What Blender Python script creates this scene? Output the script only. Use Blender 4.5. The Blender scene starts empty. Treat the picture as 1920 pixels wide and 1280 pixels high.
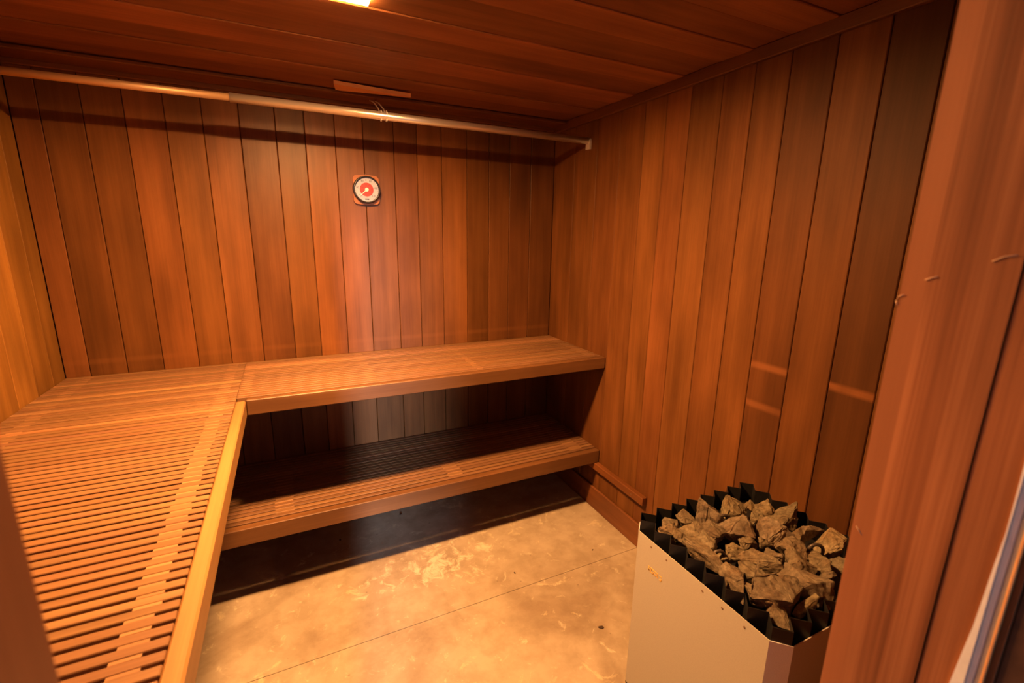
import bpy, bmesh, math, random
from mathutils import Vector, Matrix, noise

D = bpy.data
SC = bpy.context.scene
COL = SC.collection
PI = math.pi
rng = random.Random(7)

# ------------------------------------------------------------------ camera
cam = D.cameras.new('camera'); cam.sensor_width = 36.0; cam.sensor_fit = 'HORIZONTAL'
cam.lens = 867.56 / 1920 * 36
cam.clip_start = 0.01
cam.dof.use_dof = True; cam.dof.focus_distance = 1.9; cam.dof.aperture_fstop = 4.5
cam_o = D.objects.new('camera', cam); COL.objects.link(cam_o)
rot = (Matrix.Rotation(-0.45233, 3, 'Z') @ Matrix.Rotation(-0.22773, 3, 'X') @
       Matrix.Rotation(PI / 2, 3, 'X') @ Matrix.Rotation(0.01695, 3, 'Z'))
cam_o.matrix_world = Matrix.Translation((0, 0, 1.5)) @ rot.to_4x4()
SC.camera = cam_o

# ------------------------------------------------------------------ world: cool, dim daylight of the hall outside the door
w = D.worlds.new('hall_light'); SC.world = w; w.use_nodes = True
bg = w.node_tree.nodes['Background']
bg.inputs[0].default_value = (0.74, 0.80, 1.0, 1); bg.inputs[1].default_value = 0.30

# daylight from a tall hall window behind the open door
ld = D.lights.new('hall_window', 'AREA'); ld.shape = 'RECTANGLE'; ld.size = 0.14; ld.size_y = 1.9
ld.color = (0.70, 0.80, 1.0); ld.energy = 4.0; ld.spread = math.radians(14)
lo = D.objects.new('hall_window', ld); COL.objects.link(lo)
lo.location = (-0.43, -1.9, 1.3)
lo.rotation_euler = (Vector((0.36, 2.48, 0.55)) - lo.location).to_track_quat('-Z', 'Y').to_euler()

LAMP_COLOR = (1.0, 0.47, 0.155); LAMP_POWER = 1480.0
SC.view_settings.view_transform = 'Standard'; SC.view_settings.look = 'None'
SC.view_settings.gamma = 1.0; SC.view_settings.use_curve_mapping = False
SC.view_settings.exposure = 0.0

# ------------------------------------------------------------------ dimensions
XL, XR, YB, YD, ZC = -0.873, 1.461, 2.479, 0.244, 2.107   # walls, inner face of the door wall, ceiling
ZB, ZL, YF, XC = 0.883, 0.359, 1.884, -0.178              # bench tops, bench front, edge of the left bench
JL, JR = -0.1105, 0.55                                     # door opening

# ------------------------------------------------------------------ materials
def new_mat(name):
    m = D.materials.new(name); m.use_nodes = True
    nt = m.node_tree; nt.nodes.clear()
    out = nt.nodes.new('ShaderNodeOutputMaterial'); b = nt.nodes.new('ShaderNodeBsdfPrincipled')
    nt.links.new(b.outputs[0], out.inputs[0])
    return m, nt, b

def N(nt, t, **kw):
    n = nt.nodes.new(t)
    for k, v in kw.items(): setattr(n, k, v)
    return n

def ramp(nt, stops):
    r = nt.nodes.new('ShaderNodeValToRGB'); e = r.color_ramp.elements
    while len(e) < len(stops): e.new(0.5)
    for i, (p, c) in enumerate(stops):
        e[i].position = p; e[i].color = (c[0], c[1], c[2], 1)
    return r

def math_n(nt, op, a, b=None, clamp=False):
    n = nt.nodes.new('ShaderNodeMath'); n.operation = op; n.use_clamp = clamp
    for i, v in enumerate((a, b)):
        if v is None: continue
        if isinstance(v, (int, float)): n.inputs[i].default_value = v
        else: nt.links.new(v, n.inputs[i])
    return n.outputs[0]

def mixc(nt, mode, fac, a, b):
    n = nt.nodes.new('ShaderNodeMix'); n.data_type = 'RGBA'; n.blend_type = mode
    for s, v in ((n.inputs['Factor'], fac), (n.inputs['A'], a), (n.inputs['B'], b)):
        if isinstance(v, (int, float)): s.default_value = v
        elif isinstance(v, tuple): s.default_value = (*v, 1)
        else: nt.links.new(v, s)
    return n.outputs['Result']

def wood(name, lo_c, mid_c, hi_c, axis, rough=0.5, grain=1.0, bands=(), spec=0.3, blotch=0.35, con=0.22):
    """cedar board: grain runs along the object's own axis, each board offset by its random number and tinted by its object colour"""
    m, nt, b = new_mat(name); L = nt.links.new
    tc = N(nt, 'ShaderNodeTexCoord'); oi = N(nt, 'ShaderNodeObjectInfo')
    off = N(nt, 'ShaderNodeVectorMath', operation='SCALE'); off.inputs[0].default_value = (13.1, 27.7, 41.3)
    L(oi.outputs['Random'], off.inputs['Scale'])
    add = N(nt, 'ShaderNodeVectorMath', operation='ADD'); L(tc.outputs['Object'], add.inputs[0]); L(off.outputs[0], add.inputs[1])
    def stretched(s_long, s_cross):
        mp = N(nt, 'ShaderNodeMapping'); sc = [s_cross] * 3; sc[axis] = s_long
        mp.inputs['Scale'].default_value = sc; L(add.outputs[0], mp.inputs['Vector']); return mp.outputs[0]
    n1 = N(nt, 'ShaderNodeTexNoise'); n1.inputs['Scale'].default_value = 1; n1.inputs['Detail'].default_value = 6; n1.inputs['Roughness'].default_value = 0.6
    L(stretched(1.3, 26 * grain), n1.inputs['Vector'])
    n2 = N(nt, 'ShaderNodeTexNoise'); n2.inputs['Scale'].default_value = 1; n2.inputs['Detail'].default_value = 3
    L(stretched(2.5, 190 * grain), n2.inputs['Vector'])
    n3 = N(nt, 'ShaderNodeTexNoise'); n3.inputs['Scale'].default_value = 1; n3.inputs['Detail'].default_value = 3
    L(stretched(2.2, 7), n3.inputs['Vector'])
    f = math_n(nt, 'ADD', math_n(nt, 'MULTIPLY', n1.outputs[0], 0.75), math_n(nt, 'MULTIPLY', n2.outputs[0], 0.25))
    cr = ramp(nt, [(0.5 - con, lo_c), (0.5, mid_c), (0.5 + con, hi_c)]); L(f, cr.inputs[0])
    # broad weathered blotches
    bl = ramp(nt, [(0.34, (1 - blotch,) * 3), (0.66, (1.0, 1.0, 1.0))]); L(n3.outputs[0], bl.inputs[0])
    col = mixc(nt, 'MULTIPLY', 1.0, cr.outputs[0], bl.outputs[0])
    col = mixc(nt, 'MULTIPLY', 1.0, col, oi.outputs['Color'])
    # rubbed or unstained bands at fixed heights on the boards
    if bands:
        ge = N(nt, 'ShaderNodeNewGeometry'); sp = N(nt, 'ShaderNodeSeparateXYZ'); L(ge.outputs['Position'], sp.inputs[0])
        nb = N(nt, 'ShaderNodeTexNoise'); nb.inputs['Scale'].default_value = 9; L(ge.outputs['Position'], nb.inputs['Vector'])
        for (zc, hw, strength, tint) in bands:
            d = math_n(nt, 'ABSOLUTE', math_n(nt, 'SUBTRACT', sp.outputs[2], zc))
            k = math_n(nt, 'MULTIPLY', math_n(nt, 'SUBTRACT', hw, d), 1 / (hw * 0.7), True)
            k = math_n(nt, 'MULTIPLY', k, math_n(nt, 'MULTIPLY', nb.outputs[0], strength), True)
            col = mixc(nt, 'MIX', k, col, tint)
    L(col, b.inputs['Base Color'])
    b.inputs['Roughness'].default_value = rough; b.inputs['Specular IOR Level'].default_value = spec
    bp = N(nt, 'ShaderNodeBump'); bp.inputs['Strength'].default_value = 0.12; bp.inputs['Distance'].default_value = 0.002
    L(n2.outputs[0], bp.inputs['Height']); L(bp.outputs[0], b.inputs['Normal'])
    return m

CEDAR = ((0.135, 0.048, 0.0128), (0.185, 0.069, 0.0188), (0.235, 0.092, 0.0268))
M_wall = wood('cedar_wall', *CEDAR, axis=2, rough=0.42, bands=[(0.942, 0.016, 0.35, (0.25, 0.095, 0.03)), (0.900, 0.008, 0.3, (0.14, 0.05, 0.014))])
M_side = wood('cedar_side_wall', *CEDAR, axis=2, rough=0.55, spec=0.15)
M_patch = wood('cedar_with_pale_patches', *CEDAR, axis=2, rough=0.55, spec=0.15,
               bands=[(1.068, 0.017, 1.2, (0.24, 0.088, 0.030)), (0.925, 0.017, 1.2, (0.24, 0.088, 0.030))])
M_patch2 = wood('cedar_with_pale_patch', *CEDAR, axis=2, rough=0.55, spec=0.15, bands=[(1.066, 0.017, 1.2, (0.28, 0.10, 0.032))])
M_ceil = wood('cedar_ceiling', (0.15, 0.053, 0.018), (0.21, 0.075, 0.026), (0.27, 0.100, 0.036), axis=0, rough=0.5)
M_trimx = wood('cedar_trim_long', (0.15, 0.048, 0.013), (0.19, 0.064, 0.018), (0.24, 0.086, 0.025), axis=0)
M_trimy = wood('cedar_trim_deep', (0.15, 0.048, 0.013), (0.19, 0.064, 0.018), (0.24, 0.086, 0.025), axis=1, rough=0.45)
M_slat = wood('bench_slat_wood', (0.160, 0.075, 0.031), (0.205, 0.100, 0.043), (0.255, 0.130, 0.058), axis=0, rough=0.48, grain=1.6, blotch=0.22)
M_board = wood('bench_front_wood_long', (0.175, 0.072, 0.025), (0.22, 0.095, 0.034), (0.28, 0.128, 0.048), axis=0, rough=0.45, blotch=0.3)
M_boardy = wood('bench_front_wood_deep', (0.23, 0.105, 0.036), (0.29, 0.140, 0.050), (0.35, 0.178, 0.068), axis=1, rough=0.45, blotch=0.25)
M_jamb = wood('door_jamb_wood', (0.21, 0.072, 0.028), (0.30, 0.108, 0.043), (0.40, 0.154, 0.064), axis=2, rough=0.5, grain=1.7, blotch=0.3, con=0.12)
M_jambedge = wood('door_jamb_edge_wood', (0.32, 0.118, 0.048), (0.36, 0.135, 0.056), (0.40, 0.155, 0.066), axis=2, rough=0.5, blotch=0.1)
M_clear = wood('pale_clear_wood', (0.36, 0.17, 0.07), (0.42, 0.21, 0.09), (0.47, 0.25, 0.11), axis=0, rough=0.5, blotch=0.1)

def plain(name, c, rough=0.5, metal=0.0, bump=0.0, bscale=200, spec=0.5, var=0.0):
    m, nt, b = new_mat(name); L = nt.links.new
    tc = N(nt, 'ShaderNodeTexCoord'); n = N(nt, 'ShaderNodeTexNoise'); n.inputs['Scale'].default_value = bscale; n.inputs['Detail'].default_value = 4
    L(tc.outputs['Object'], n.inputs['Vector'])
    cr = ramp(nt, [(0.3, tuple(x * (1 - var) for x in c)), (0.7, tuple(min(1, x * (1 + var)) for x in c))]); L(n.outputs[0], cr.inputs[0])
    L(cr.outputs[0], b.inputs['Base Color'])
    b.inputs['Roughness'].default_value = rough; b.inputs['Metallic'].default_value = metal; b.inputs['Specular IOR Level'].default_value = spec
    if bump:
        bp = N(nt, 'ShaderNodeBump'); bp.inputs['Strength'].default_value = bump; bp.inputs['Distance'].default_value = 0.001
        L(n.outputs[0], bp.inputs['Height']); L(bp.outputs[0], b.inputs['Normal'])
    return m

M_back = plain('dark_batten_backing', (0.045, 0.018, 0.008), 0.9)
M_chrome = plain('polished_steel', (0.92, 0.90, 0.86), 0.30, 0.8, 0.02, 60)
M_steel = plain('dull_steel', (0.60, 0.57, 0.52), 0.35, 1.0, 0.05, 90)
M_inner = plain('tan_lacquered_tube', (0.62, 0.40, 0.22), 0.5, 0.6, 0.02, 60)
M_strap = plain('zinc_strap', (0.70, 0.67, 0.62), 0.4, 0.3, 0.02, 60)
M_skin = plain('galvanised_heater_skin', (0.40, 0.36, 0.30), 0.5, 0.0, 0.05, 400, 0.4, 0.05)
M_skin2 = plain('daylight_tinted_strip', (0.78, 0.76, 0.82), 0.42, 0.2, 0.35, 900, 0.5, 0.12)  # corner strips: cool doorway light put into the colour as pale lilac
M_liner = plain('blackened_steel', (0.012, 0.011, 0.011), 0.38, 0.0, 0.08, 150, 0.5, 0.3)
M_element = plain('heating_tube', (0.075, 0.055, 0.042), 0.45, 0.3, 0.15, 300, 0.5, 0.2)
M_gold = plain('gold_lettering', (0.80, 0.52, 0.16), 0.35, 0.5, 0.0)
M_screw = plain('rusty_screw', (0.20, 0.12, 0.07), 0.5, 0.5, 0.2, 600)
M_white = plain('white_paint', (0.84, 0.82, 0.80), 0.45, 0.0, 0.1, 60, 0.5, 0.06)
M_grey = plain('grey_seal', (0.36, 0.34, 0.34), 0.6, 0.0, 0.1, 100)
M_dark = plain('dark_brown_door_edge', (0.075, 0.035, 0.022), 0.6, 0.0, 0.1, 80, 0.3, 0.2)
M_black = plain('black_bezel', (0.02, 0.017, 0.014), 0.3, 0.0, 0.0)
M_dial = plain('dial_white', (0.36, 0.38, 0.43), 0.5)
M_red = plain('dial_red', (0.44, 0.028, 0.016), 0.5)
M_ink = plain('dial_ink', (0.03, 0.02, 0.02), 0.6)
M_needle = plain('needle_ivory', (0.86, 0.80, 0.66), 0.4)
M_splinter = plain('raw_wood_splinter', (0.62, 0.42, 0.28), 0.6)
M_chip = plain('dark_chip', (0.05, 0.025, 0.012), 0.8, 0.0, 0.2, 300)

def concrete():
    m, nt, b = new_mat('stained_concrete'); L = nt.links.new
    ge = N(nt, 'ShaderNodeNewGeometry')
    def noise_n(s, d=5, r=0.55, dist=0.0):
        n = N(nt, 'ShaderNodeTexNoise'); n.inputs['Scale'].default_value = s; n.inputs['Detail'].default_value = d
        n.inputs['Roughness'].default_value = r; n.inputs['Distortion'].default_value = dist
        L(ge.outputs['Position'], n.inputs['Vector']); return n.outputs[0]
    big = ramp(nt, [(0.34, (0.29, 0.215, 0.145)), (0.5, (0.39, 0.31, 0.22)), (0.66, (0.44, 0.355, 0.26))]); L(noise_n(2.6, 6, 0.6, 0.4), big.inputs[0])
    mid = ramp(nt, [(0.38, (0.74, 0.72, 0.68)), (0.58, (1, 1, 1))]); L(noise_n(11, 6, 0.65), mid.inputs[0])
    col = mixc(nt, 'MULTIPLY', 0.7, big.outputs[0], mid.outputs[0])
    # pale mineral deposits, strongest in one irregular patch in the middle of the floor
    sp = N(nt, 'ShaderNodeSeparateXYZ'); L(ge.outputs['Position'], sp.inputs[0])
    dx = math_n(nt, 'MULTIPLY', math_n(nt, 'SUBTRACT', sp.outputs[0], 0.53), 2.4)
    dy = math_n(nt, 'MULTIPLY', math_n(nt, 'SUBTRACT', sp.outputs[1], 1.82), 4.2)
    r = math_n(nt, 'SQRT', math_n(nt, 'ADD', math_n(nt, 'MULTIPLY', dx, dx), math_n(nt, 'MULTIPLY', dy, dy)))
    near = math_n(nt, 'SUBTRACT', 1.0, r, True)
    dep = ramp(nt, [(0.60, (0, 0, 0)), (0.72, (1, 1, 1))])
    L(math_n(nt, 'ADD', noise_n(15, 8, 0.7, 0.8), math_n(nt, 'MULTIPLY', near, 0.15)), dep.inputs[0])
    col = mixc(nt, 'MIX', math_n(nt, 'MULTIPLY', dep.outputs[0], 0.75), col, (0.68, 0.60, 0.44))
    dep2 = ramp(nt, [(0.60, (0, 0, 0)), (0.66, (1, 1, 1))]); L(noise_n(6.5, 7, 0.7, 1.0), dep2.inputs[0])
    col = mixc(nt, 'MIX', math_n(nt, 'MULTIPLY', dep2.outputs[0], 0.6), col, (0.60, 0.50, 0.33))
    # small dark specks
    vo = N(nt, 'ShaderNodeTexVoronoi'); vo.inputs['Scale'].default_value = 11; L(ge.outputs['Position'], vo.inputs['Vector'])
    sk = ramp(nt, [(0.035, (1, 1, 1)), (0.06, (0, 0, 0))]); L(vo.outputs['Distance'], sk.inputs[0])
    col = mixc(nt, 'MIX', math_n(nt, 'MULTIPLY', sk.outputs[0], 0.55), col, (0.16, 0.12, 0.08))
    L(col, b.inputs['Base Color'])
    rr = ramp(nt, [(0.35, (0.30,) * 3), (0.65, (0.5,) * 3)]); L(noise_n(5), rr.inputs[0]); L(rr.outputs[0], b.inputs['Roughness'])
    b.inputs['Specular IOR Level'].default_value = 0.45
    bp = N(nt, 'ShaderNodeBump'); bp.inputs['Strength'].default_value = 0.12; bp.inputs['Distance'].default_value = 0.004
    L(noise_n(40, 6), bp.inputs['Height']); L(bp.outputs[0], b.inputs['Normal'])
    return m
M_floor = concrete()

def stone_mat():
    m, nt, b = new_mat('peridotite_stone'); L = nt.links.new
    tc = N(nt, 'ShaderNodeTexCoord'); oi = N(nt, 'ShaderNodeObjectInfo')
    off = N(nt, 'ShaderNodeVectorMath', operation='SCALE'); off.inputs[0].default_value = (7, 11, 17); L(oi.outputs['Random'], off.inputs['Scale'])
    add = N(nt, 'ShaderNodeVectorMath', operation='ADD'); L(tc.outputs['Object'], add.inputs[0]); L(off.outputs[0], add.inputs[1])
    def noise_n(s, d=6, r=0.65):
        n = N(nt, 'ShaderNodeTexNoise'); n.inputs['Scale'].default_value = s; n.inputs['Detail'].default_value = d; n.inputs['Roughness'].default_value = r
        L(add.outputs[0], n.inputs['Vector']); return n.outputs[0]
    cr = ramp(nt, [(0.30, (0.040, 0.029, 0.017)), (0.46, (0.115, 0.088, 0.054)), (0.60, (0.175, 0.136, 0.086)), (0.75, (0.26, 0.205, 0.135))]); L(noise_n(70, 8, 0.72), cr.inputs[0])
    br = ramp(nt, [(0.45, (1, 1, 1)), (0.65, (0.72, 0.60, 0.50))]); L(noise_n(18), br.inputs[0])
    col = mixc(nt, 'MULTIPLY', 1.0, cr.outputs[0], br.outputs[0])
    sp = ramp(nt, [(0.66, (0, 0, 0)), (0.72, (1, 1, 1))]); L(noise_n(260, 2), sp.inputs[0])
    col = mixc(nt, 'MIX', math_n(nt, 'MULTIPLY', sp.outputs[0], 0.5), col, (0.32, 0.27, 0.20))
    col = mixc(nt, 'MULTIPLY', 1.0, col, oi.outputs['Color'])
    L(col, b.inputs['Base Color']); b.inputs['Roughness'].default_value = 0.72; b.inputs['Specular IOR Level'].default_value = 0.35
    bp = N(nt, 'ShaderNodeBump'); bp.inputs['Strength'].default_value = 0.8; bp.inputs['Distance'].default_value = 0.003
    L(noise_n(120, 8, 0.7), bp.inputs['Height']); L(bp.outputs[0], b.inputs['Normal'])
    return m
M_stone = stone_mat()

def emissive(name, c, s):
    m = D.materials.new(name); m.use_nodes = True; nt = m.node_tree; nt.nodes.clear()
    o = nt.nodes.new('ShaderNodeOutputMaterial'); e = nt.nodes.new('ShaderNodeEmission')
    e.inputs[0].default_value = (*c, 1); e.inputs[1].default_value = s; nt.links.new(e.outputs[0], o.inputs[0]); return m
M_rim = emissive('added_rim_glow', LAMP_COLOR, 130.0)  # emission added to the lamp frame to imitate a glow on the ceiling
M_lamp = emissive('lit_opal_glass', LAMP_COLOR, LAMP_POWER)

# ------------------------------------------------------------------ object helpers
def empty(name, loc=(0, 0, 0)):
    o = D.objects.new(name, None); COL.objects.link(o); o.location = loc; o.empty_display_size = 0.1; return o

def tag(o, label, cat, group=None, kind=None):
    if label: o['label'] = label
    if cat: o['category'] = cat
    if group: o['group'] = group
    if kind: o['kind'] = kind
    return o

def link(name, me, mat, parent=None, loc=(0, 0, 0), color=None):
    if mat and not me.materials: me.materials.append(mat)
    o = D.objects.new(name, me); COL.objects.link(o); o.location = loc
    if parent:
        o.parent = parent
        o.location = Vector(loc) - world_loc(parent)
    if color: o.color = (*color, 1)
    return o

def world_loc(o):
    v = Vector(o.location)
    while o.parent: o = o.parent; v += Vector(o.location)
    return v

def mesh(name, bm):
    bmesh.ops.recalc_face_normals(bm, faces=bm.faces)
    me = D.meshes.new(name); bm.to_mesh(me); bm.free(); return me

def add_box(bm, lo, hi, bev=0.0):
    vs = [bm.verts.new((x, y, z)) for x in (lo[0], hi[0]) for y in (lo[1], hi[1]) for z in (lo[2], hi[2])]
    fs = [bm.faces.new([vs[i] for i in q]) for q in ((0, 1, 3, 2), (4, 6, 7, 5), (0, 4, 5, 1), (2, 3, 7, 6), (0, 2, 6, 4), (1, 5, 7, 3))]
    if bev:
        es = list({e for f in fs for e in f.edges})
        bmesh.ops.bevel(bm, geom=es, offset=bev, segments=1, affect='EDGES', profile=0.5)

def box_mesh(name, size, bev=0.0):
    bm = bmesh.new(); h = [s / 2 for s in size]; add_box(bm, [-x for x in h], h, bev); return mesh(name, bm)

def box(name, lo, hi, mat, parent=None, bev=0.0, color=None):
    c = [(a + b) / 2 for a, b in zip(lo, hi)]
    return link(name, box_mesh(name, [b - a for a, b in zip(lo, hi)], bev), mat, parent, c, color)

def prism(bm, pts, z0, z1):
    """pts: outline in xy, extruded along z"""
    a = [bm.verts.new((x, y, z0)) for x, y in pts]; b = [bm.verts.new((x, y, z1)) for x, y in pts]
    bm.faces.new(a[::-1]); bm.faces.new(b); n = len(pts)
    for i in range(n): bm.faces.new((a[i], a[(i + 1) % n], b[(i + 1) % n], b[i]))

def tube(bm, path, r, seg=12, cap=True):
    rings = []
    for i, p in enumerate(path):
        p = Vector(p); t = (Vector(path[min(i + 1, len(path) - 1)]) - Vector(path[max(i - 1, 0)])).normalized()
        u = t.cross(Vector((0, 0, 1)))
        if u.length < 1e-3: u = t.cross(Vector((0, 1, 0)))
        u.normalize(); v = t.cross(u)
        rings.append([bm.verts.new(p + r * (math.cos(2 * PI * k / seg) * u + math.sin(2 * PI * k / seg) * v)) for k in range(seg)])
    for a, b in zip(rings, rings[1:]):
        for k in range(seg):
            f = bm.faces.new((a[k], a[(k + 1) % seg], b[(k + 1) % seg], b[k])); f.smooth = True
    if cap: bm.faces.new(rings[0][::-1]); bm.faces.new(rings[-1])

def disc(bm, c, r, y0, y1, seg=48):
    """short cylinder whose axis is Y (for things on the back wall)"""
    a = [bm.verts.new((c[0] + r * math.cos(2 * PI * k / seg), y0, c[1] + r * math.sin(2 * PI * k / seg))) for k in range(seg)]
    b = [bm.verts.new((v.co.x, y1, v.co.z)) for v in a]
    bm.faces.new(a); bm.faces.new(b[::-1])
    for k in range(seg):
        f = bm.faces.new((a[k], a[(k + 1) % seg], b[(k + 1) % seg], b[k])); f.smooth = True

# ------------------------------------------------------------------ setting: floor of two concrete slabs with a saw joint
floor = box('floor', (-1.1, -0.4, -0.12), (1.7, 2.7, -0.0301), M_back); floor['kind'] = 'structure'
for y0, y1 in ((-0.4, 1.5238), (1.5256, 2.62)):
    box('concrete_slab', (-1.05, y0, -0.03), (1.62, y1, 0.0), M_floor, floor, 0.0008)

def plank_profile(wd, t, depth_axis, cham=0.0022):
    """board seen from its end: chamfered front edges; local x = across, y = out of the wall (front at +t)"""
    h = wd / 2
    return [(-h, 0), (h, 0), (h, t - cham), (h - cham, t), (-h + cham, t), (-h, t - cham)]

def plank_mesh(wd, t, length, along):
    """boards with the front face towards local -Y (back wall); along = 'z'"""
    bm = bmesh.new(); prism(bm, plank_profile(wd, t, None), -length / 2, length / 2)
    return mesh('plank', bm)

T = 0.016
GAP = 0.0022
def tone(k=1.0, r=1.0, g=1.0, b=1.0): return (k * r, k * g, k * b)

# back wall: joints measured along x
wall_back = box('wall_back', (-1.1, YB + T, -0.03), (1.7, YB + T + 0.06, 2.25), M_back); wall_back['kind'] = 'structure'
jb = [-0.873, -0.79, -0.663, -0.533, -0.4, -0.269, -0.133, 0.007, 0.127, 0.257, 0.385, 0.531, 0.648, 0.778, 0.918, 1.048, 1.174, 1.308, 1.461]
tb = [1.0, 0.76, 0.80, 1.04, 0.95, 1.14, 0.80, 0.87, 1.20, 1.15, 0.92, 0.92, 1.0, 1.06, 0.74, 0.74, 0.74, 0.66]
for i, (a, b_) in enumerate(zip(jb, jb[1:])):
    o = link('plank', plank_mesh(b_ - a - GAP, T, ZC, 'z'), M_wall, wall_back, ((a + b_) / 2, YB + T + rng.uniform(-.0008, .0008), ZC / 2), tone(tb[i], 1, rng.uniform(.94, 1.04), rng.uniform(.9, 1.05)))
    o.rotation_euler = (0, 0, PI)
# right wall: joints along y
wall_right = box('wall_right', (XR + T, -0.2, -0.03), (XR + T + 0.06, 2.6, 2.25), M_back); wall_right['kind'] = 'structure'
jr = [2.479, 2.262, 2.06, 1.881, 1.719, 1.589, 1.46, 1.314, 1.185, 1.06, 0.923, 0.792, 0.665, 0.54, 0.41, 0.285, 0.155]
tr = [0.98, 0.95, 0.95, 1.0, 1.10, 1.12, 0.97, 0.98, 0.95, 0.74, 0.82, 0.5, 0.7, 0.8, 0.9, 0.9]
for i, (a, b_) in enumerate(zip(jr, jr[1:])):
    o = link('plank', plank_mesh(a - b_ - GAP, T, ZC, 'z'), {9: M_patch, 11: M_patch2}.get(i, M_side), wall_right, (XR + T + rng.uniform(-.0008, .0008), (a + b_) / 2, ZC / 2), tone(0.93 * tr[i], 1, rng.uniform(.94, 1.02), rng.uniform(.9, 1.02)))
    o.rotation_euler = (0, 0, PI / 2)
# left wall
wall_left = box('wall_left', (XL - T - 0.06, -0.2, -0.03), (XL - T, 2.6, 2.25), M_back); wall_left['kind'] = 'structure'
y = 2.479
k = 0
while y > 0.2:
    wd = [0.142, 0.135, 0.14, 0.13][k % 4] if k else 0.11
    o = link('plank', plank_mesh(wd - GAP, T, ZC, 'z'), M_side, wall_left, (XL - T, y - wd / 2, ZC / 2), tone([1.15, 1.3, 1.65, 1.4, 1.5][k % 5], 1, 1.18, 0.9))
    o.rotation_euler = (0, 0, -PI / 2); y -= wd; k += 1
# ceiling boards run along x; alternate boards hang a little lower
ceiling = box('ceiling', (-1.1, -0.2, ZC + T), (1.7, 2.6, ZC + T + 0.08), M_back); ceiling['kind'] = 'structure'
jc = [2.479, 2.34, 2.2, 2.065, 1.934, 1.779, 1.63, 1.489, 1.324, 1.19, 1.061, 0.919, 0.78, 0.64, 0.5, 0.36, 0.22, 0.08]
tcc = [0.8, 0.84, 1.0, 0.86, 1.1, 0.8, 1.2, 0.78, 1.2, 0.76, 1.05, 0.76, 0.95, 0.8, 0.9, 0.8, 0.9]  # board tones: lit and shaded look of alternate boards put into the colour
def ceiling_board(x0, x1, y0, y1, k, i):
    me = plank_mesh(y1 - y0, T, x1 - x0, 'z')
    me.transform(Matrix.Rotation(PI / 2, 4, 'Y') @ Matrix.Rotation(PI / 2, 4, 'Z'))      # length on x, width on y
    if max(v.co.z for v in me.vertices) > 0.001: me.transform(Matrix.Rotation(PI, 4, 'X'))  # front face down
    o = link('plank', me, M_ceil, ceiling, ((x0 + x1) / 2, (y0 + y1) / 2, ZC + T + (-0.003 if i % 2 == 0 else 0)), tone(k * 1.3, 1, rng.uniform(.95, 1.04), 1))
    o.rotation_euler = (math.radians(0.9 if i % 2 == 0 else -0.5), 0, 0)
for i, (a, b_) in enumerate(zip(jc, jc[1:])):
    if b_ == 1.324:      # the board that the lamp is let into
        ceiling_board(XL, -0.0235, b_ + GAP / 2, a - GAP / 2, tcc[i], 1); ceiling_board(0.2595, XR, b_ + GAP / 2, a - GAP / 2, tcc[i], 1)
        ceiling_board(-0.0233, 0.2593, 1.462, a - GAP / 2, tcc[i], 1)
    else: ceiling_board(XL, XR, b_ + GAP / 2, a - GAP / 2, tcc[i], i)

# door wall: two piers and the header around the doorway
wall_front = empty('wall_front', (0, YD, 0)); wall_front['kind'] = 'structure'
box('wall_panel', (XL - T, 0.12, 0), (JL - 0.03, YD - 0.016, ZC + 0.02), M_side, wall_front)
box('wall_panel', (JR + 0.05, 0.12, 0), (XR + T, YD - 0.016, ZC + 0.02), M_side, wall_front)
box('wall_panel', (JL - 0.03, 0.12, 2.03), (JR + 0.05, YD - 0.016, ZC + 0.02), M_side, wall_front)
for x0, x1 in [(JL - 0.03 - 0.125 * (i + 1), JL - 0.03 - 0.125 * i) for i in range(6)] + [(JR + 0.05 + 0.14 * i, JR + 0.05 + 0.14 * (i + 1)) for i in range(6)]:
    x0, x1 = max(x0, XL), min(x1, XR)
    if x1 - x0 > 0.03:
        link('plank', plank_mesh(x1 - x0 - GAP, T, ZC, 'z'), M_side, wall_front, ((x0 + x1) / 2, YD - 0.016, ZC / 2), tone(0.95))

# trims
t1 = box('trim_1', (XR - 0.02, 0.25, ZC - 0.044), (XR, YB - 0.001, ZC - 0.001), M_trimy, None, 0.003, tone(0.85)); t1['kind'] = 'structure'
t2 = box('trim_2', (XL, YB - 0.15, ZC - 0.018), (XR - 0.021, YB - 0.022, ZC - 0.004), M_trimx, None, 0.003, tone(0.95)); t2['kind'] = 'structure'
t3 = box('trim_3', (XL, YB - 0.02, ZC - 0.036), (XR - 0.021, YB - 0.001, ZC - 0.004), M_trimx, None, 0.003, tone(0.8)); t3['kind'] = 'structure'
bb = box('baseboard_right', (XR - 0.015, 0.26, 0.0), (XR - 0.0005, YB - 0.002, 0.125), M_trimy, None, 0.004, tone(1.0, 1, 1.05, 1.25)); bb['kind'] = 'structure'

# door jambs
def jamb(name, x, sgn):
    """sgn = +1: the right jamb (its face looks towards -x)"""
    r = empty(name, (x, 0.18, 0)); r['kind'] = 'structure'
    def strip(nm, y0, y1, d0, mat, z1=2.03, depth=0.05, color=None, bev=0.004, z0=0.0):
        a, b = (x + d0, x + depth) if sgn > 0 else (x - depth, x - d0)
        return box(nm, (a, y0, z0), (b, y1, z1), mat, r, bev, color)
    if sgn > 0: strip('jamb_edge', 0.2275, 0.247, 0.000, M_jambedge, bev=0.0)
    if sgn > 0:
        strip('jamb_board', 0.1660, 0.2275, 0.0, M_jamb, color=tone(1.06), bev=0.0)
        strip('jamb_board', 0.1330, 0.1650, 0.0012, M_jamb, color=tone(1.25), bev=0.0008)
    else:
        strip('jamb_board', 0.0600, 0.247, 0.0, M_jambedge, color=tone(0.72, 1, .93, .85), bev=0.002)
    return r, strip
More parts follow.
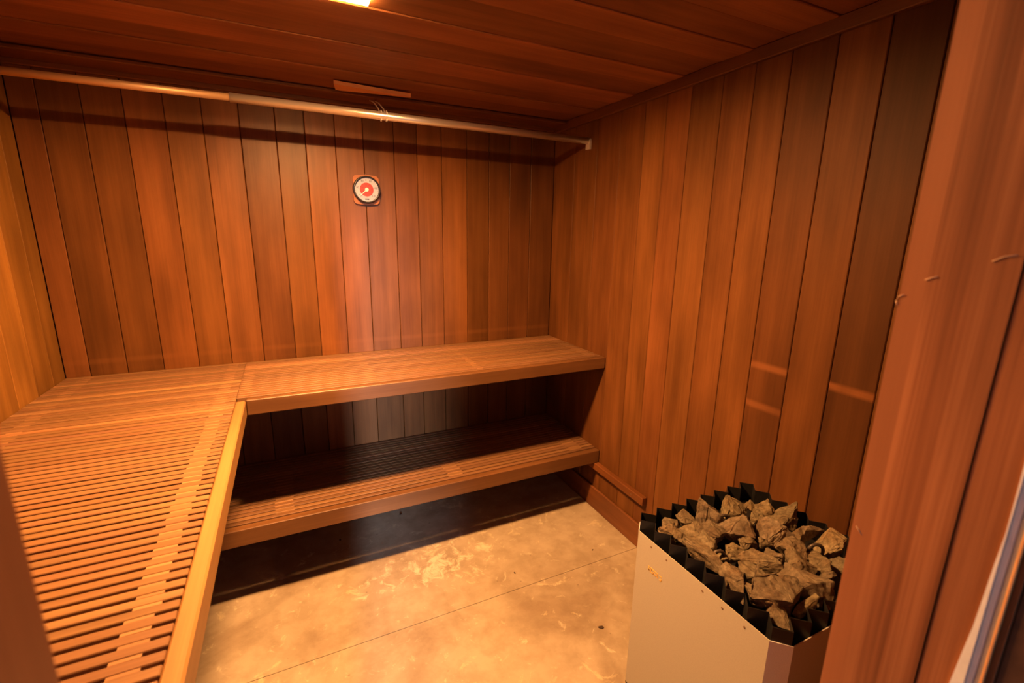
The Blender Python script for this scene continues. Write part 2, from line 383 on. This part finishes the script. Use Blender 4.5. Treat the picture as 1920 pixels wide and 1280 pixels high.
jr_o, strip = jamb('trim_4', JR, 1)
# ragged white paint line, seal and outer casing on the outside of the right jamb
bm = bmesh.new(); prof = []
for i in range(61):
    z = 2.03 * i / 60
    wob = 0.0022 * noise.noise(Vector((z * 9, 0, 3))) + 0.0012 * noise.noise(Vector((z * 31, 5, 0)))
    e = 0.1335 + 0.0075 * min(1, max(0, (1.20 - z) / 0.13)) + wob if z < 1.33 else 0.1312 + wob * 0.5
    prof.append((e, z))
fr = [bm.verts.new((JR - 0.0015, e, z)) for e, z in prof]; frb = [bm.verts.new((JR - 0.0015, 0.1316, z)) for e, z in prof]
bk = [bm.verts.new((JR + 0.003, e, z)) for e, z in prof]; bkb = [bm.verts.new((JR + 0.003, 0.1316, z)) for e, z in prof]
for i in range(60):
    bm.faces.new((fr[i], fr[i + 1], frb[i + 1], frb[i])); bm.faces.new((bk[i], bkb[i], bkb[i + 1], bk[i + 1]))
    bm.faces.new((fr[i], bk[i], bk[i + 1], fr[i + 1])); bm.faces.new((frb[i], frb[i + 1], bkb[i + 1], bkb[i]))
bm.faces.new((fr[0], frb[0], bkb[0], bk[0])); bm.faces.new((fr[-1], bk[-1], bkb[-1], frb[-1]))
link('paint_edge', mesh('paint_edge', bm), M_white, jr_o, (0, 0, 0))
strip('paint_edge', 0.1268, 0.1312, 0.0008, M_white, bev=0.0006)
strip('seal_strip', 0.1224, 0.1267, 0.001, M_grey, bev=0.0003)
strip('casing_edge', 0.1200, 0.1223, -0.001, M_clear, bev=0.0005, color=tone(1.7))
strip('casing', 0.1145, 0.1199, 0.001, M_jamb, color=tone(0.6), bev=0.0005)
strip('casing', 0.06, 0.1144, 0.003, M_dark, bev=0.001)
jl_o, strip = jamb('trim_5', JL, -1)
for pts in ([(0.229, 1.464), (0.224, 1.4665), (0.220, 1.468)], [(0.185, 1.484), (0.178, 1.4885), (0.170, 1.490)], [(0.2473, 1.437), (0.2490, 1.441), (0.2476, 1.446), (0.243, 1.448)], [(0.243, 1.189), (0.236, 1.182)]):
    bm = bmesh.new(); tube(bm, [(JR - 0.0006, y_, z_) for y_, z_ in pts], 0.00035, 6); link('splinter', mesh('splinter', bm), M_splinter, jr_o)
hd = box('trim_6', (JL - 0.05, 0.10, 2.0305), (JR + 0.05, 0.262, 2.075), M_trimx, None, 0.004); hd['kind'] = 'structure'

# ------------------------------------------------------------------ ceiling lamp
lamp = tag(empty('ceiling_lamp', (0.11, 1.365, ZC)), 'small lit rectangular opal ceiling lamp on the cedar board ceiling', 'lamp')
bm = bmesh.new()
for lo_, hi_ in (((-0.022, 1.325, ZC - 0.011), (0.258, 1.337, ZC + 0.0142)), ((-0.022, 1.449, ZC - 0.011), (0.258, 1.461, ZC + 0.0142)),
                 ((-0.022, 1.3371, ZC - 0.011), (-0.010, 1.4489, ZC + 0.0142)), ((0.246, 1.3371, ZC - 0.011), (0.258, 1.4489, ZC + 0.0142))): add_box(bm, lo_, hi_)
link('glow_rim', mesh('glow_rim', bm), M_rim, lamp)  # lamp frame; its glow is added to brighten the boards around it
box('diffuser', (-0.0095, 1.3375, ZC + 0.002), (0.2455, 1.4485, ZC + 0.010), M_lamp, lamp)
box('lamp_pan', (-0.022, 1.325, ZC + 0.0145), (0.258, 1.461, ZC + 0.0158), M_white, lamp)

# ------------------------------------------------------------------ benches
PITCH, SW, ST = 0.0275, 0.0202, 0.032
def slats(parent, x0, x1, ys, top, strips, bright=()):
    """slats along x, spacer blocks in the gaps at each strip"""
    me = box_mesh('slat', (x1 - x0, SW, ST), 0.0015)
    sm = {}
    for i, y in enumerate(ys):
        k = rng.uniform(0.88, 1.10) * (1.5 if i in bright else 1.0)
        link('slat', me, M_slat, parent, ((x0 + x1) / 2, y, top - ST / 2 + rng.uniform(-.0006, .0004)), tone(k, 1, rng.uniform(.95, 1.05), rng.uniform(.92, 1.08)))
    for (a, b) in strips:
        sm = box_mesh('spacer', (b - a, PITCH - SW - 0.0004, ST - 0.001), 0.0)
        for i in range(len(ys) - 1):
            dx = rng.uniform(-.0035, .0035); k = rng.uniform(1.2, 1.8)  # paler than the slats: less worn tops, and a lit look put into the tone
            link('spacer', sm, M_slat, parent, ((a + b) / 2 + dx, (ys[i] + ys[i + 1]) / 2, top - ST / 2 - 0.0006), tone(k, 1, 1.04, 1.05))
        # the bearer that the slats are nailed to
        box('bearer', (a + 0.003, min(ys) - SW / 2, top - ST - 0.026), (b - 0.003, max(ys) + SW / 2, top - ST - 0.0008), M_boardy, parent, 0.0, tone(0.8))

# left bench: a deep platform that runs along the left wall into the back corner
lb = tag(empty('slatted_bench', (-0.53, 1.36, ZB)), 'deep upper bench of fine cedar slats along the left wall, pale front edge board', 'bench')
ysl = [2.462 - PITCH * i for i in range(80)]
ysl = [y for y in ysl if y > 0.262]
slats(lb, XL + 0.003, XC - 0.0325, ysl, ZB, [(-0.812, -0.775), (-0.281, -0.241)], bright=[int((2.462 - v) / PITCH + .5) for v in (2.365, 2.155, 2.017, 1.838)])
box('front_board', (XC - 0.032, 0.25, ZB - 0.0595), (XC, YF - 0.0005, ZB + 0.0005), M_boardy, lb, 0.004, tone(1.12, 1, 1.04, .95))
box('wall_ledger', (XL + 0.001, 0.25, ZB - 0.062), (XL + 0.03, YB - 0.002, ZB - 0.0235), M_boardy, lb, 0.0, tone(0.8))
# back bench
ub = tag(empty('slatted_bench', (0.64, 2.18, ZB)), 'long upper bench of fine cedar slats along the back wall below the thermometer', 'bench')
ysb = [1.9355 + PITCH * i for i in range(20)][::-1]
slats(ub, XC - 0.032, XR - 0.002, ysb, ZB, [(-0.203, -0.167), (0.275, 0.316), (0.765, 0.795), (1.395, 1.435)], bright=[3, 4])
box('front_board', (XC + 0.0005, YF, ZB - 0.0595), (XR - 0.002, YF + 0.032, ZB + 0.0005), M_board, ub, 0.003, tone(0.72))
box('wall_ledger', (XC + 0.001, YB - 0.03, ZB - 0.062), (XR - 0.002, YB - 0.001, ZB - 0.0592), M_board, ub, 0.0, tone(0.8))
# lower bench
lw = tag(empty('slatted_bench', (0.3, 2.18, ZL)), 'lower slatted cedar step bench in the shadow under the back bench', 'bench')
ysw = [1.9375 + PITCH * i for i in range(20)][::-1]
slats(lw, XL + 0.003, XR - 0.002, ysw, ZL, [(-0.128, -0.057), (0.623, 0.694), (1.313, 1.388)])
box('front_board', (XL + 0.003, YF, ZL - 0.072), (XR - 0.002, YF + 0.034, ZL), M_board, lw, 0.003, tone(0.78))
box('wall_ledger', (XL + 0.003, YB - 0.03, ZL - 0.072), (XR - 0.04, YB - 0.001, ZL - 0.0592), M_board, lw, 0.0, tone(0.8))
for b, m in ((lb, M_board), (ub, M_board)): pass

# wooden cleat on the right wall that carries the lower bench and sticks out past it
rail = empty('wall_cleat', (XR - 0.014, 1.99, 0.265)); tag(rail, 'short wooden cleat nailed low on the right wall beside the heater', 'cleat')
box('batten', (XR - 0.03, 1.50, 0.246), (XR - 0.0005, YB - 0.032, 0.2865), M_trimy, rail, 0.003, tone(1.15))
for yy in (1.58, 1.72):
    bm = bmesh.new(); tube(bm, [(XR - 0.0315, yy, 0.266), (XR - 0.029, yy, 0.266)], 0.0035, 8); link('nail_head', mesh('nail_head', bm), M_screw, rail)

# ------------------------------------------------------------------ hanging rod
rod = tag(empty('closet_rod', (0.3, 2.13, 1.973)), 'long steel telescoping rod across the room under the ceiling', 'rod')
bm = bmesh.new(); tube(bm, [(XL + 0.002, 2.13, 1.970), (-0.10, 2.13, 1.973)], 0.0125, 24); link('inner_tube', mesh('inner_tube', bm), M_inner, rod)
bm = bmesh.new(); tube(bm, [(-0.137, 2.13, 1.973), (XR - 0.012, 2.13, 1.973)], 0.0165, 24); link('outer_tube', mesh('outer_tube', bm), M_chrome, rod)
bm = bmesh.new(); prism(bm, [(-0.018, -0.03), (0.018, -0.03), (0.018, 0.012), (0.012, 0.022), (-0.012, 0.022), (-0.018, 0.012)], 0, 0.011)
me = mesh('end_socket', bm); me.transform(Matrix.Rotation(PI / 2, 4, 'Z') @ Matrix.Rotation(PI / 2, 4, 'X')); link('end_socket', me, M_strap, rod, (XR - 0.012, 2.13, 1.962))
bm = bmesh.new(); tube(bm, [(XL + 0.0005, 2.13, 1.97), (XL + 0.008, 2.13, 1.97)], 0.022, 20); link('end_socket', mesh('end_socket', bm), M_steel, rod)
for dx in (-0.011, 0.011):
    bm = bmesh.new()
    ring = [(0.42 + dx, 2.13 + 0.0195 * math.sin(a), 1.973 - 0.0195 * math.cos(a)) for a in [2 * PI * k / 20 - 0.5 for k in range(16)]]
    tube(bm, ring[::-1] + [(0.42 + dx, 2.18, 2.01), (0.42 + dx, 2.29, 2.06), (0.42 + dx, YB - 0.10, ZC - 0.0185)], 0.0028, 8); link('hanger_strap', mesh('hanger_strap', bm), M_strap, rod)

# wedge of pale wood stuck on the ceiling behind the rod
bm = bmesh.new()
pts = [(0.235, 2.195), (0.58, 2.222), (0.58, 2.226), (0.262, 2.30), (0.235, 2.27)]
prism(bm, [(0.236, 2.19), (0.56, 2.22), (0.562, 2.232), (0.268, 2.276), (0.25, 2.272)], ZC - 0.022, ZC - 0.0075)
ws = tag(link('wood_wedge', mesh('wood_wedge', bm), M_clear), 'pale tapered wood shim on the ceiling just behind the steel rod', 'wood shim')
ws.color = (1.7, 1.6, 1.5, 1)

# ------------------------------------------------------------------ thermometer
TX, TZ = 0.386, 1.700
th = tag(empty('wall_thermometer', (TX, YB, TZ)), 'round red and white dial thermometer on wooden plate on the back wall', 'thermometer')
bm = bmesh.new(); out = []
for k in range(64):
    a = 2 * PI * k / 64; c, s = math.cos(a), math.sin(a); p = 7.0
    r = 1 / (abs(c) ** p + abs(s) ** p) ** (1 / p) if False else min(1 / max(abs(c), 1e-6), 1 / max(abs(s), 1e-6), 1.30)
    r *= 1 - 0.05 * abs(math.sin(2 * a)) ** 2
    out.append((0.064 * r * c, 0.0705 * r * s))
prism(bm, out, 0, 0.016); me = mesh('wood_plate', bm); me.transform(Matrix.Rotation(PI / 2, 4, 'X'))
link('wood_plate', me, M_clear, th, (TX, YB - 0.0003, TZ), (0.85, 0.62, 0.5))
def ring(bm, c, r0, r1, y0, y1, seg=64):
    R_ = []
    for (r, y) in ((r0, y0), (r1, y0), (r1 - 0.002, y1), (r0 + 0.001, y1)):
        R_.append([bm.verts.new((c[0] + r * math.cos(2 * PI * k / seg), y, c[1] + r * math.sin(2 * PI * k / seg))) for k in range(seg)])
    for i in range(4):
        a, b = R_[i], R_[(i + 1) % 4]
        for k in range(seg): bm.faces.new((a[k], a[(k + 1) % seg], b[(k + 1) % seg], b[k])).smooth = True
DZ = TZ + 0.001
bm = bmesh.new(); ring(bm, (TX, DZ), 0.0560, 0.0650, YB - 0.0165, YB - 0.040); link('bezel', mesh('bezel', bm), M_black, th)
bm = bmesh.new(); disc(bm, (TX, DZ), 0.0575, YB - 0.0165, YB - 0.028); link('dial', mesh('dial', bm), M_dial, th)
bm = bmesh.new(); disc(bm, (TX, DZ), 0.0325, YB - 0.0281, YB - 0.0284); link('red_disc', mesh('red_disc', bm), M_red, th)
def text(body, size, mat, parent, loc, name, rz=0.0, normal='y'):
    cu = D.curves.new(name, 'FONT'); cu.body = body; cu.size = size; cu.align_x = 'CENTER'; cu.align_y = 'CENTER'; cu.extrude = 0.00015
    o = D.objects.new('tmp', cu); COL.objects.link(o)
    me = D.meshes.new_from_object(o.evaluated_get(bpy.context.evaluated_depsgraph_get())); D.objects.remove(o); D.curves.remove(cu)
    me.transform(Matrix.Rotation(PI / 2, 4, 'X') @ Matrix.Rotation(rz, 4, 'Z'))
    return link(name, me, mat, parent, loc)
for i, s in enumerate(['20', '40', '60', '80', '100', '120']):
    a = math.radians(222 - 52.8 * i)
    text(s, 0.0125, M_ink, th, (TX + 0.0435 * math.cos(a), YB - 0.0283, DZ + 0.0435 * math.sin(a)), 'numeral')
for i, s in enumerate(['50', '100', '150', '200', '250']):
    a = math.radians(205 - 50 * i)
    text(s, 0.0105, M_ink, th, (TX + 0.0225 * math.cos(a), YB - 0.0287, DZ + 0.0225 * math.sin(a)), 'numeral')
bm = bmesh.new()
for i in range(31):
    a = math.radians(235 - 290 * i / 30); c, s = math.cos(a), math.sin(a); l = 0.0045 if i % 5 == 0 else 0.0028
    for r0, r1 in ((0.0555 - l, 0.0555),):
        n_ = Vector((-s, 0, c)) * 0.0005
        p0 = Vector((TX + r0 * c, YB - 0.0283, DZ + r0 * s)); p1 = Vector((TX + r1 * c, YB - 0.0283, DZ + r1 * s))
        bm.faces.new([bm.verts.new(v) for v in (p0 - n_, p1 - n_, p1 + n_, p0 + n_)])
link('tick_marks', mesh('tick_marks', bm), M_ink, th)
text('C', 0.009, M_ink, th, (TX - 0.002, YB - 0.0283, DZ + 0.0435), 'unit_letter')
text('F', 0.008, M_red, th, (TX, YB - 0.0283, DZ - 0.0365), 'unit_letter')
bm = bmesh.new()
for x0, x1 in ((-0.009, -0.004), (-0.003, 0.0005), (0.0015, 0.004), (0.005, 0.0095)): add_box(bm, (TX + x0, YB - 0.0285, DZ - 0.0485), (TX + x1, YB - 0.0281, DZ - 0.0425))
link('maker_mark', mesh('maker_mark', bm), M_ink, th)
a = math.radians(222); dv = Vector((math.cos(a), 0, math.sin(a))); pv = Vector((-dv.z, 0, dv.x))
bm = bmesh.new(); c0 = Vector((TX, YB - 0.0315, DZ))
q = [c0 - dv * 0.008 + pv * 0.0022, c0 - dv * 0.008 - pv * 0.0022, c0 + dv * 0.049 - pv * 0.0012, c0 + dv * 0.049 + pv * 0.0012]
va = [bm.verts.new(v) for v in q]; vb = [bm.verts.new(v + Vector((0, 0.0012, 0))) for v in q]
bm.faces.new(va); bm.faces.new(vb[::-1])
for k in range(4): bm.faces.new((va[k], vb[k], vb[(k + 1) % 4], va[(k + 1) % 4]))
link('needle', mesh('needle', bm), M_needle, th)
bm = bmesh.new(); disc(bm, (TX, DZ), 0.0085, YB - 0.0283, YB - 0.034, 24); link('hub', mesh('hub', bm), M_needle, th)
for dz in (0.0738, -0.0738):
    bm = bmesh.new(); disc(bm, (TX - 0.001, TZ + dz), 0.0022, YB - 0.0002, YB - 0.010, 10); link('nail', mesh('nail', bm), M_screw, th)

# ------------------------------------------------------------------ sauna heater
HX0, HX1, HY0, HY1, HZ = 0.903, 1.416, 0.482, 0.984, 0.6245
ht = tag(empty('sauna_heater', (1.16, 0.73, 0)), 'floor standing grey sheet metal sauna heater with black corrugated rim and stones', 'sauna heater')
ch = 0.034
def panel(name, p, q, mat, z0=0.05, z1=HZ, t=0.0022):
    p, q = Vector((*p, 0)), Vector((*q, 0)); d = (q - p).normalized(); nrm = Vector((-d.y, d.x, 0)) * t
    bm = bmesh.new(); prism(bm, [tuple(v.xy) for v in (p, q, q + nrm, p + nrm)], z0, z1); return link(name, mesh(name, bm), mat, ht)
cs = [(HX0, HY0 + ch), (HX0 + ch, HY0), (HX1 - ch, HY0), (HX1, HY0 + ch), (HX1, HY1 - ch), (HX1 - ch, HY1), (HX0 + ch, HY1), (HX0, HY1 - ch)]
for i in range(8):
    big = i % 2 == 1
    panel('side_panel' if big else 'corner_strip', cs[i], cs[(i + 1) % 8], M_skin if big else M_skin2)
# corrugated liner
p8 = 8
out_y = [0.95 - 0.062 * k for k in range(p8)]; out_x = [0.935 + 0.0637 * k for k in range(p8)]
path = []
for k in range(p8):
    path.append((HX0 + 0.0035, out_y[p8 - 1 - k]))
    if k < p8 - 1: path.append((HX0 + 0.0345, out_y[p8 - 1 - k] + 0.031))
for k in range(p8):
    path.append((out_x[k], HY1 - 0.004))
    if k < p8 - 1: path.append((out_x[k] + 0.0318, HY1 - 0.035))
for k in range(p8):
    path.append((HX1 - 0.0035, out_y[k]))
    if k < p8 - 1: path.append((HX1 - 0.0345, out_y[k] - 0.031))
for k in range(p8):
    path.append((out_x[p8 - 1 - k], HY0 + 0.004))
    if k < p8 - 1: path.append((out_x[p8 - 1 - k] - 0.0318, HY0 + 0.035))
cx, cy = (HX0 + HX1) / 2, (HY0 + HY1) / 2
bm = bmesh.new(); n = len(path)
def shrink(p, t=0.0015):
    v = Vector((cx - p[0], cy - p[1])).normalized() * t; return (p[0] + v.x, p[1] + v.y)
ro = [[bm.verts.new((x, y, z)) for x, y in path] for z in (0.30, 0.66)]
ri = [[bm.verts.new((*shrink(p), z)) for p in path] for z in (0.30, 0.66)]
for k in range(n):
    j = (k + 1) % n
    bm.faces.new((ro[0][k], ro[0][j], ro[1][j], ro[1][k])); bm.faces.new((ri[0][k], ri[1][k], ri[1][j], ri[0][j]))
    bm.faces.new((ro[1][k], ro[1][j], ri[1][j], ri[1][k])); bm.faces.new((ro[0][k], ri[0][k], ri[0][j], ro[0][j]))
link('corrugated_liner', mesh('corrugated_liner', bm), M_liner, ht)
ZT = 0.607
bm = bmesh.new(); add_box(bm, (HX0 + 0.036, HY0 + 0.036, ZT - 0.012), (HX1 - 0.036, HY1 - 0.036, ZT)); link('stone_tray', mesh('stone_tray', bm), M_liner, ht)
for lx, ly in ((0.97, 0.55), (1.35, 0.55), (0.97, 0.92), (1.35, 0.92)):
    bm = bmesh.new(); tube(bm, [(lx, ly, 0), (lx, ly, 0.06)], 0.018, 12); link('foot', mesh('foot', bm), M_liner, ht)
bm = bmesh.new(); prism(bm, cs, 0.052, 0.058); link('bottom_plate', mesh('bottom_plate', bm), M_liner, ht)
# loops of the heating elements between the stones
def u_loop(x, y, z, r, ang, tr=0.0048):
    bm = bmesh.new(); d = Vector((math.cos(ang), math.sin(ang), 0)); pts = [Vector((x, y, ZT)) - d * r]
    for k in range(13):
        a = PI - PI * k / 12; pts.append(Vector((x, y, z)) + d * r * math.cos(a) + Vector((0, 0, r * math.sin(a))))
    pts.append(Vector((x, y, ZT)) + d * r); tube(bm, pts, tr, 10); link('heating_element', mesh('heating_element', bm), M_element, ht)
u_loop(0.995, 0.738, 0.655, 0.016, -0.4); u_loop(1.262, 0.640, 0.655, 0.020, -0.5); u_loop(1.04, 0.632, 0.64, 0.012, -0.3); u_loop(1.153, 0.855, 0.652, 0.014, -0.3)
# raised gold maker's mark on the long side, seen too small to read: dots, a long bar and letter strokes
bm = bmesh.new(); xs = HX0 - 0.0012
def stroke(y0, z0, y1, z1, wd=0.0034):
    p, q = Vector((0, y0, z0)), Vector((0, y1, z1)); d = (q - p).normalized(); nn = Vector((0, -d.z, d.y)) * wd / 2
    vs = [p - nn, q - nn, q + nn, p + nn]; a = [bm.verts.new((xs, v.y, v.z)) for v in vs]; b = [bm.verts.new((HX0 + 0.0005, v.y, v.z)) for v in vs]
    bm.faces.new(a); bm.faces.new(b[::-1])
    for k in range(4): bm.faces.new((a[k], a[(k + 1) % 4], b[(k + 1) % 4], b[k]))
LY, LZ, u = 0.896, 0.531, 1.0
for (a0, b0, a1, b1) in [(0.000, 0.0085, 0.005, 0.0085), (0.000, 0.0, 0.0055, 0.0), (0.003, -0.004, 0.003, 0.004), (0.009, 0.009, 0.040, 0.009),
                         (0.012, 0.009, 0.009, -0.004), (0.009, -0.004, 0.020, -0.004), (0.020, -0.004, 0.023, 0.003), (0.023, 0.003, 0.030, -0.004), (0.030, -0.004, 0.036, 0.003),
                         (0.036, 0.003, 0.040, -0.005), (0.045, 0.009, 0.054, 0.009), (0.046, -0.004, 0.053, -0.004), (0.053, -0.004, 0.054, 0.003)]:
    stroke(LY - a0, LZ + b0, LY - a1, LZ + b1)
link('maker_mark', mesh('maker_mark', bm), M_gold, ht)
for yy in (0.892, 0.83, 0.702, 0.640, 0.577):
    bm = bmesh.new(); tube(bm, [(HX0 - 0.0012, yy, 0.606), (HX0 + 0.001, yy, 0.606)], 0.0028, 10); link('screw', mesh('screw', bm), M_screw, ht)

# ------------------------------------------------------------------ stones, each its own shape
def rock(seed, a, b, h, rough=0.25):
    r = random.Random(seed); bm = bmesh.new()
    for i in range(13):
        v = Vector((r.gauss(0, 1), r.gauss(0, 1), r.gauss(0, 1))).normalized()
        k = r.uniform(0.74, 1.12); bm.verts.new((v.x * k, v.y * k, v.z * k))
    res = bmesh.ops.convex_hull(bm, input=bm.verts)
    bmesh.ops.delete(bm, geom=[g for g in res['geom_interior'] if isinstance(g, bmesh.types.BMVert)], context='VERTS')
    mn = [min(v.co[i] for v in bm.verts) for i in range(3)]; mx = [max(v.co[i] for v in bm.verts) for i in range(3)]
    for v in bm.verts: v.co = Vector([((v.co[i] - mn[i]) / (mx[i] - mn[i]) * 2 - 1) * (a, b, h)[i] for i in range(3)])
    bmesh.ops.bevel(bm, geom=list(bm.edges), offset=min(a, b, h) * 0.045, segments=1, affect='EDGES')
    bmesh.ops.triangulate(bm, faces=bm.faces)
    for it in range(2):
        bmesh.ops.subdivide_edges(bm, edges=[e for e in bm.edges if e.calc_length() > 0.005], cuts=2 if it == 0 else 1, use_grid_fill=True)
        bmesh.ops.triangulate(bm, faces=bm.faces)
    s = min(a, b, h); off = Vector((seed * 3.7, seed * 1.3, seed * 2.1))
    bm.normal_update()
    for v in bm.verts:
        ridge = abs(noise.noise(Vector((v.co.x * 50, v.co.y * 150, v.co.z * 150)) + off))     # layered breaks along the long axis
        d = noise.noise(v.co * 42 + off) * 0.45 + noise.noise(v.co * 130 + off) * 0.3 + noise.noise(v.co * 300 + off) * 0.2 - ridge * 0.5
        v.co += v.normal * d * s * rough
    for f in bm.faces: f.smooth = False
    return mesh('sauna_stone', bm)
# x, y, half length, half width, yaw, tone, label
STONES = [
 (1.227, 0.879, 0.046, 0.044, -24, 1.15, 'tan stone with a flat top by the back rim of the heater'),
 (1.122, 0.872, 0.048, 0.048, -24, 0.85, 'round rough grey stone left of the tan flat one at the back rim'),
 (1.293, 0.869, 0.019, 0.030, -24, 1.20, 'small yellowish stone in the back corner of the heater rim'),
 (1.040, 0.900, 0.025, 0.036, -24, 0.95, 'upright stone with one dark side near the back left rim'),
 (0.977, 0.899, 0.026, 0.029, -24, 0.95, 'blocky stone nearest the left rear corner of the heater'),
 (0.950, 0.879, 0.030, 0.022, -33, 1.15, 'thin pale stone tucked into the second fold of the left rim'),
 (0.952, 0.839, 0.022, 0.033, -24, 0.95, 'speckled stone against the third fold of the left rim'),
 (1.003, 0.845, 0.034, 0.034, -61, 1.10, 'pinkish tan stone behind the long sloping slab at the left rim'),
 (1.049, 0.815, 0.044, 0.046, -24, 0.75, 'dark rugged stone with a hollow, left of the big central stone'),
 (0.968, 0.755, 0.068, 0.026, -93, 1.05, 'long sloping slab lying along the left rim'),
 (1.128, 0.792, 0.072, 0.060, 8, 1.0, 'big pitted stone left of centre, behind the wire loop'),
 (1.305, 0.833, 0.030, 0.041, -24, 1.25, 'pale wedge shaped stone in front of the small yellowish one'),
 (1.332, 0.782, 0.050, 0.068, -90, 0.9, 'large brown rounded stone beside the right rim at the back'),
 (1.226, 0.740, 0.052, 0.060, -24, 1.05, 'large sharp edged slab in the very middle of the pile'),
 (1.111, 0.734, 0.030, 0.034, -24, 0.85, 'knobbly stone below the big pitted one'),
 (1.001, 0.738, 0.013, 0.026, -24, 1.1, 'small rounded stone inside the left wire loop'),
 (1.046, 0.728, 0.030, 0.028, -24, 1.15, 'small tan three sided stone right of the left wire loop'),
 (1.241, 0.809, 0.033, 0.032, -24, 0.95, 'brown stone wedged between the sharp slab and the pale wedge'),
 (1.317, 0.694, 0.026, 0.045, -79, 1.05, 'smooth sloping stone on the right, behind the right wire loop'),
 (1.338, 0.631, 0.036, 0.050, -101, 1.55, 'palest large stone, at the right rim beside the door post'),
 (1.264, 0.576, 0.028, 0.040, -25, 0.85, 'olive grey stone below the palest one, by the door post'),
 (1.132, 0.673, 0.024, 0.032, -41, 0.95, 'small yellow brown stone right of the flat strip of stone'),
 (1.200, 0.667, 0.038, 0.036, -63, 1.0, 'flat topped stone just below the dark gap of the central slab'),
 (1.075, 0.662, 0.060, 0.026, -56, 1.05, 'long thin flat strip of stone across the front half'),
 (1.161, 0.615, 0.036, 0.045, -51, 1.0, 'rounded stone right of the front end of the flat strip'),
 (1.218, 0.607, 0.050, 0.031, -108, 1.0, 'long leaning stone with a dark knobby end near the post'),
 (1.012, 0.654, 0.046, 0.028, -99, 0.9, 'narrow speckled stone left of the largest front stone'),
 (0.965, 0.655, 0.056, 0.030, -105, 1.05, 'flat tan slab leaning on the fifth fold of the left rim'),
 (1.022, 0.580, 0.056, 0.078, -58, 0.95, 'largest stone at the front of the pile, ridged and dark faced'),
 (1.100, 0.573, 0.062, 0.046, -49, 0.95, 'pointed stone leaning on the right of the largest front stone'),
 (0.960, 0.590, 0.040, 0.032, -93, 0.95, 'stone hanging over the front left folds of the rim'),
 (0.956, 0.533, 0.034, 0.021, -121, 1.0, 'small notched stone lying in the front corner fold'),
 (1.036, 0.522, 0.042, 0.013, 3, 1.1, 'thin light splinter of stone lying by the front rim'),
 (1.131, 0.524, 0.014, 0.015, -25, 1.2, 'tiny yellow stone in a front fold beside the door post'),
 (1.160, 0.724, 0.024, 0.023, -24, 0.9, 'small flat stone under the sharp central slab'),
 (1.190, 0.568, 0.020, 0.026, -41, 0.75, 'dark little stone between the leaning stone and the post'),
 (0.998, 0.787, 0.030, 0.035, -24, 1.05, 'small stone behind the left wire loop'),
 (1.271, 0.694, 0.020, 0.035, -65, 0.95, 'small brown stone right of the central slab'),
]
for i, (x, y, a, b, yaw, k, lab) in enumerate(STONES):
    h = max(0.018, min(0.046, 0.78 * min(a, b) + 0.006))
    zc = max(0.654, ZT + h * 0.92)
    if min(a, b) < 0.03: zc = min(zc, ZT + h + 0.022)
    t = (1.5 - zc) / (1.5 - 0.655)
    o = link('sauna_stone', rock(i + 3, a * 1.04, b * 1.04, h), M_stone, None, (x * t, y * t, zc), tone(k * 1.12, 1, rng.uniform(.94, 1.02), rng.uniform(.86, 1.0)))
    o.rotation_euler = (rng.uniform(-.16, .16), rng.uniform(-.16, .16), math.radians(yaw))
    tag(o, lab, 'stone', 'stones in the sauna heater')

# ------------------------------------------------------------------ debris on the floor
CH = [(0.448, 2.275, 0.010, 'small dark chip on the shaded floor under the lower bench, right of two'),
      (0.128, 2.187, 0.009, 'small dark chip on the shaded floor under the lower bench, left of two'),
      (0.995, 1.204, 0.012, 'largest dark chip on the lit floor, just left of the heater'),
      (1.235, 1.600, 0.006, 'dark crumb on the floor near the right baseboard'),
      (0.819, 1.617, 0.007, 'flat brown crumb on the open floor behind the floor joint')]
for i, (x, y, r_, lab) in enumerate(CH):
    o = link('wood_chip', rock(90 + i, r_, r_ * 0.55, r_ * 0.35), M_chip, None, (x, y, r_ * 0.33)); o.rotation_euler = (0, 0, 0.6 + i)
    tag(o, lab, 'wood chip', 'crumbs of debris on the floor')
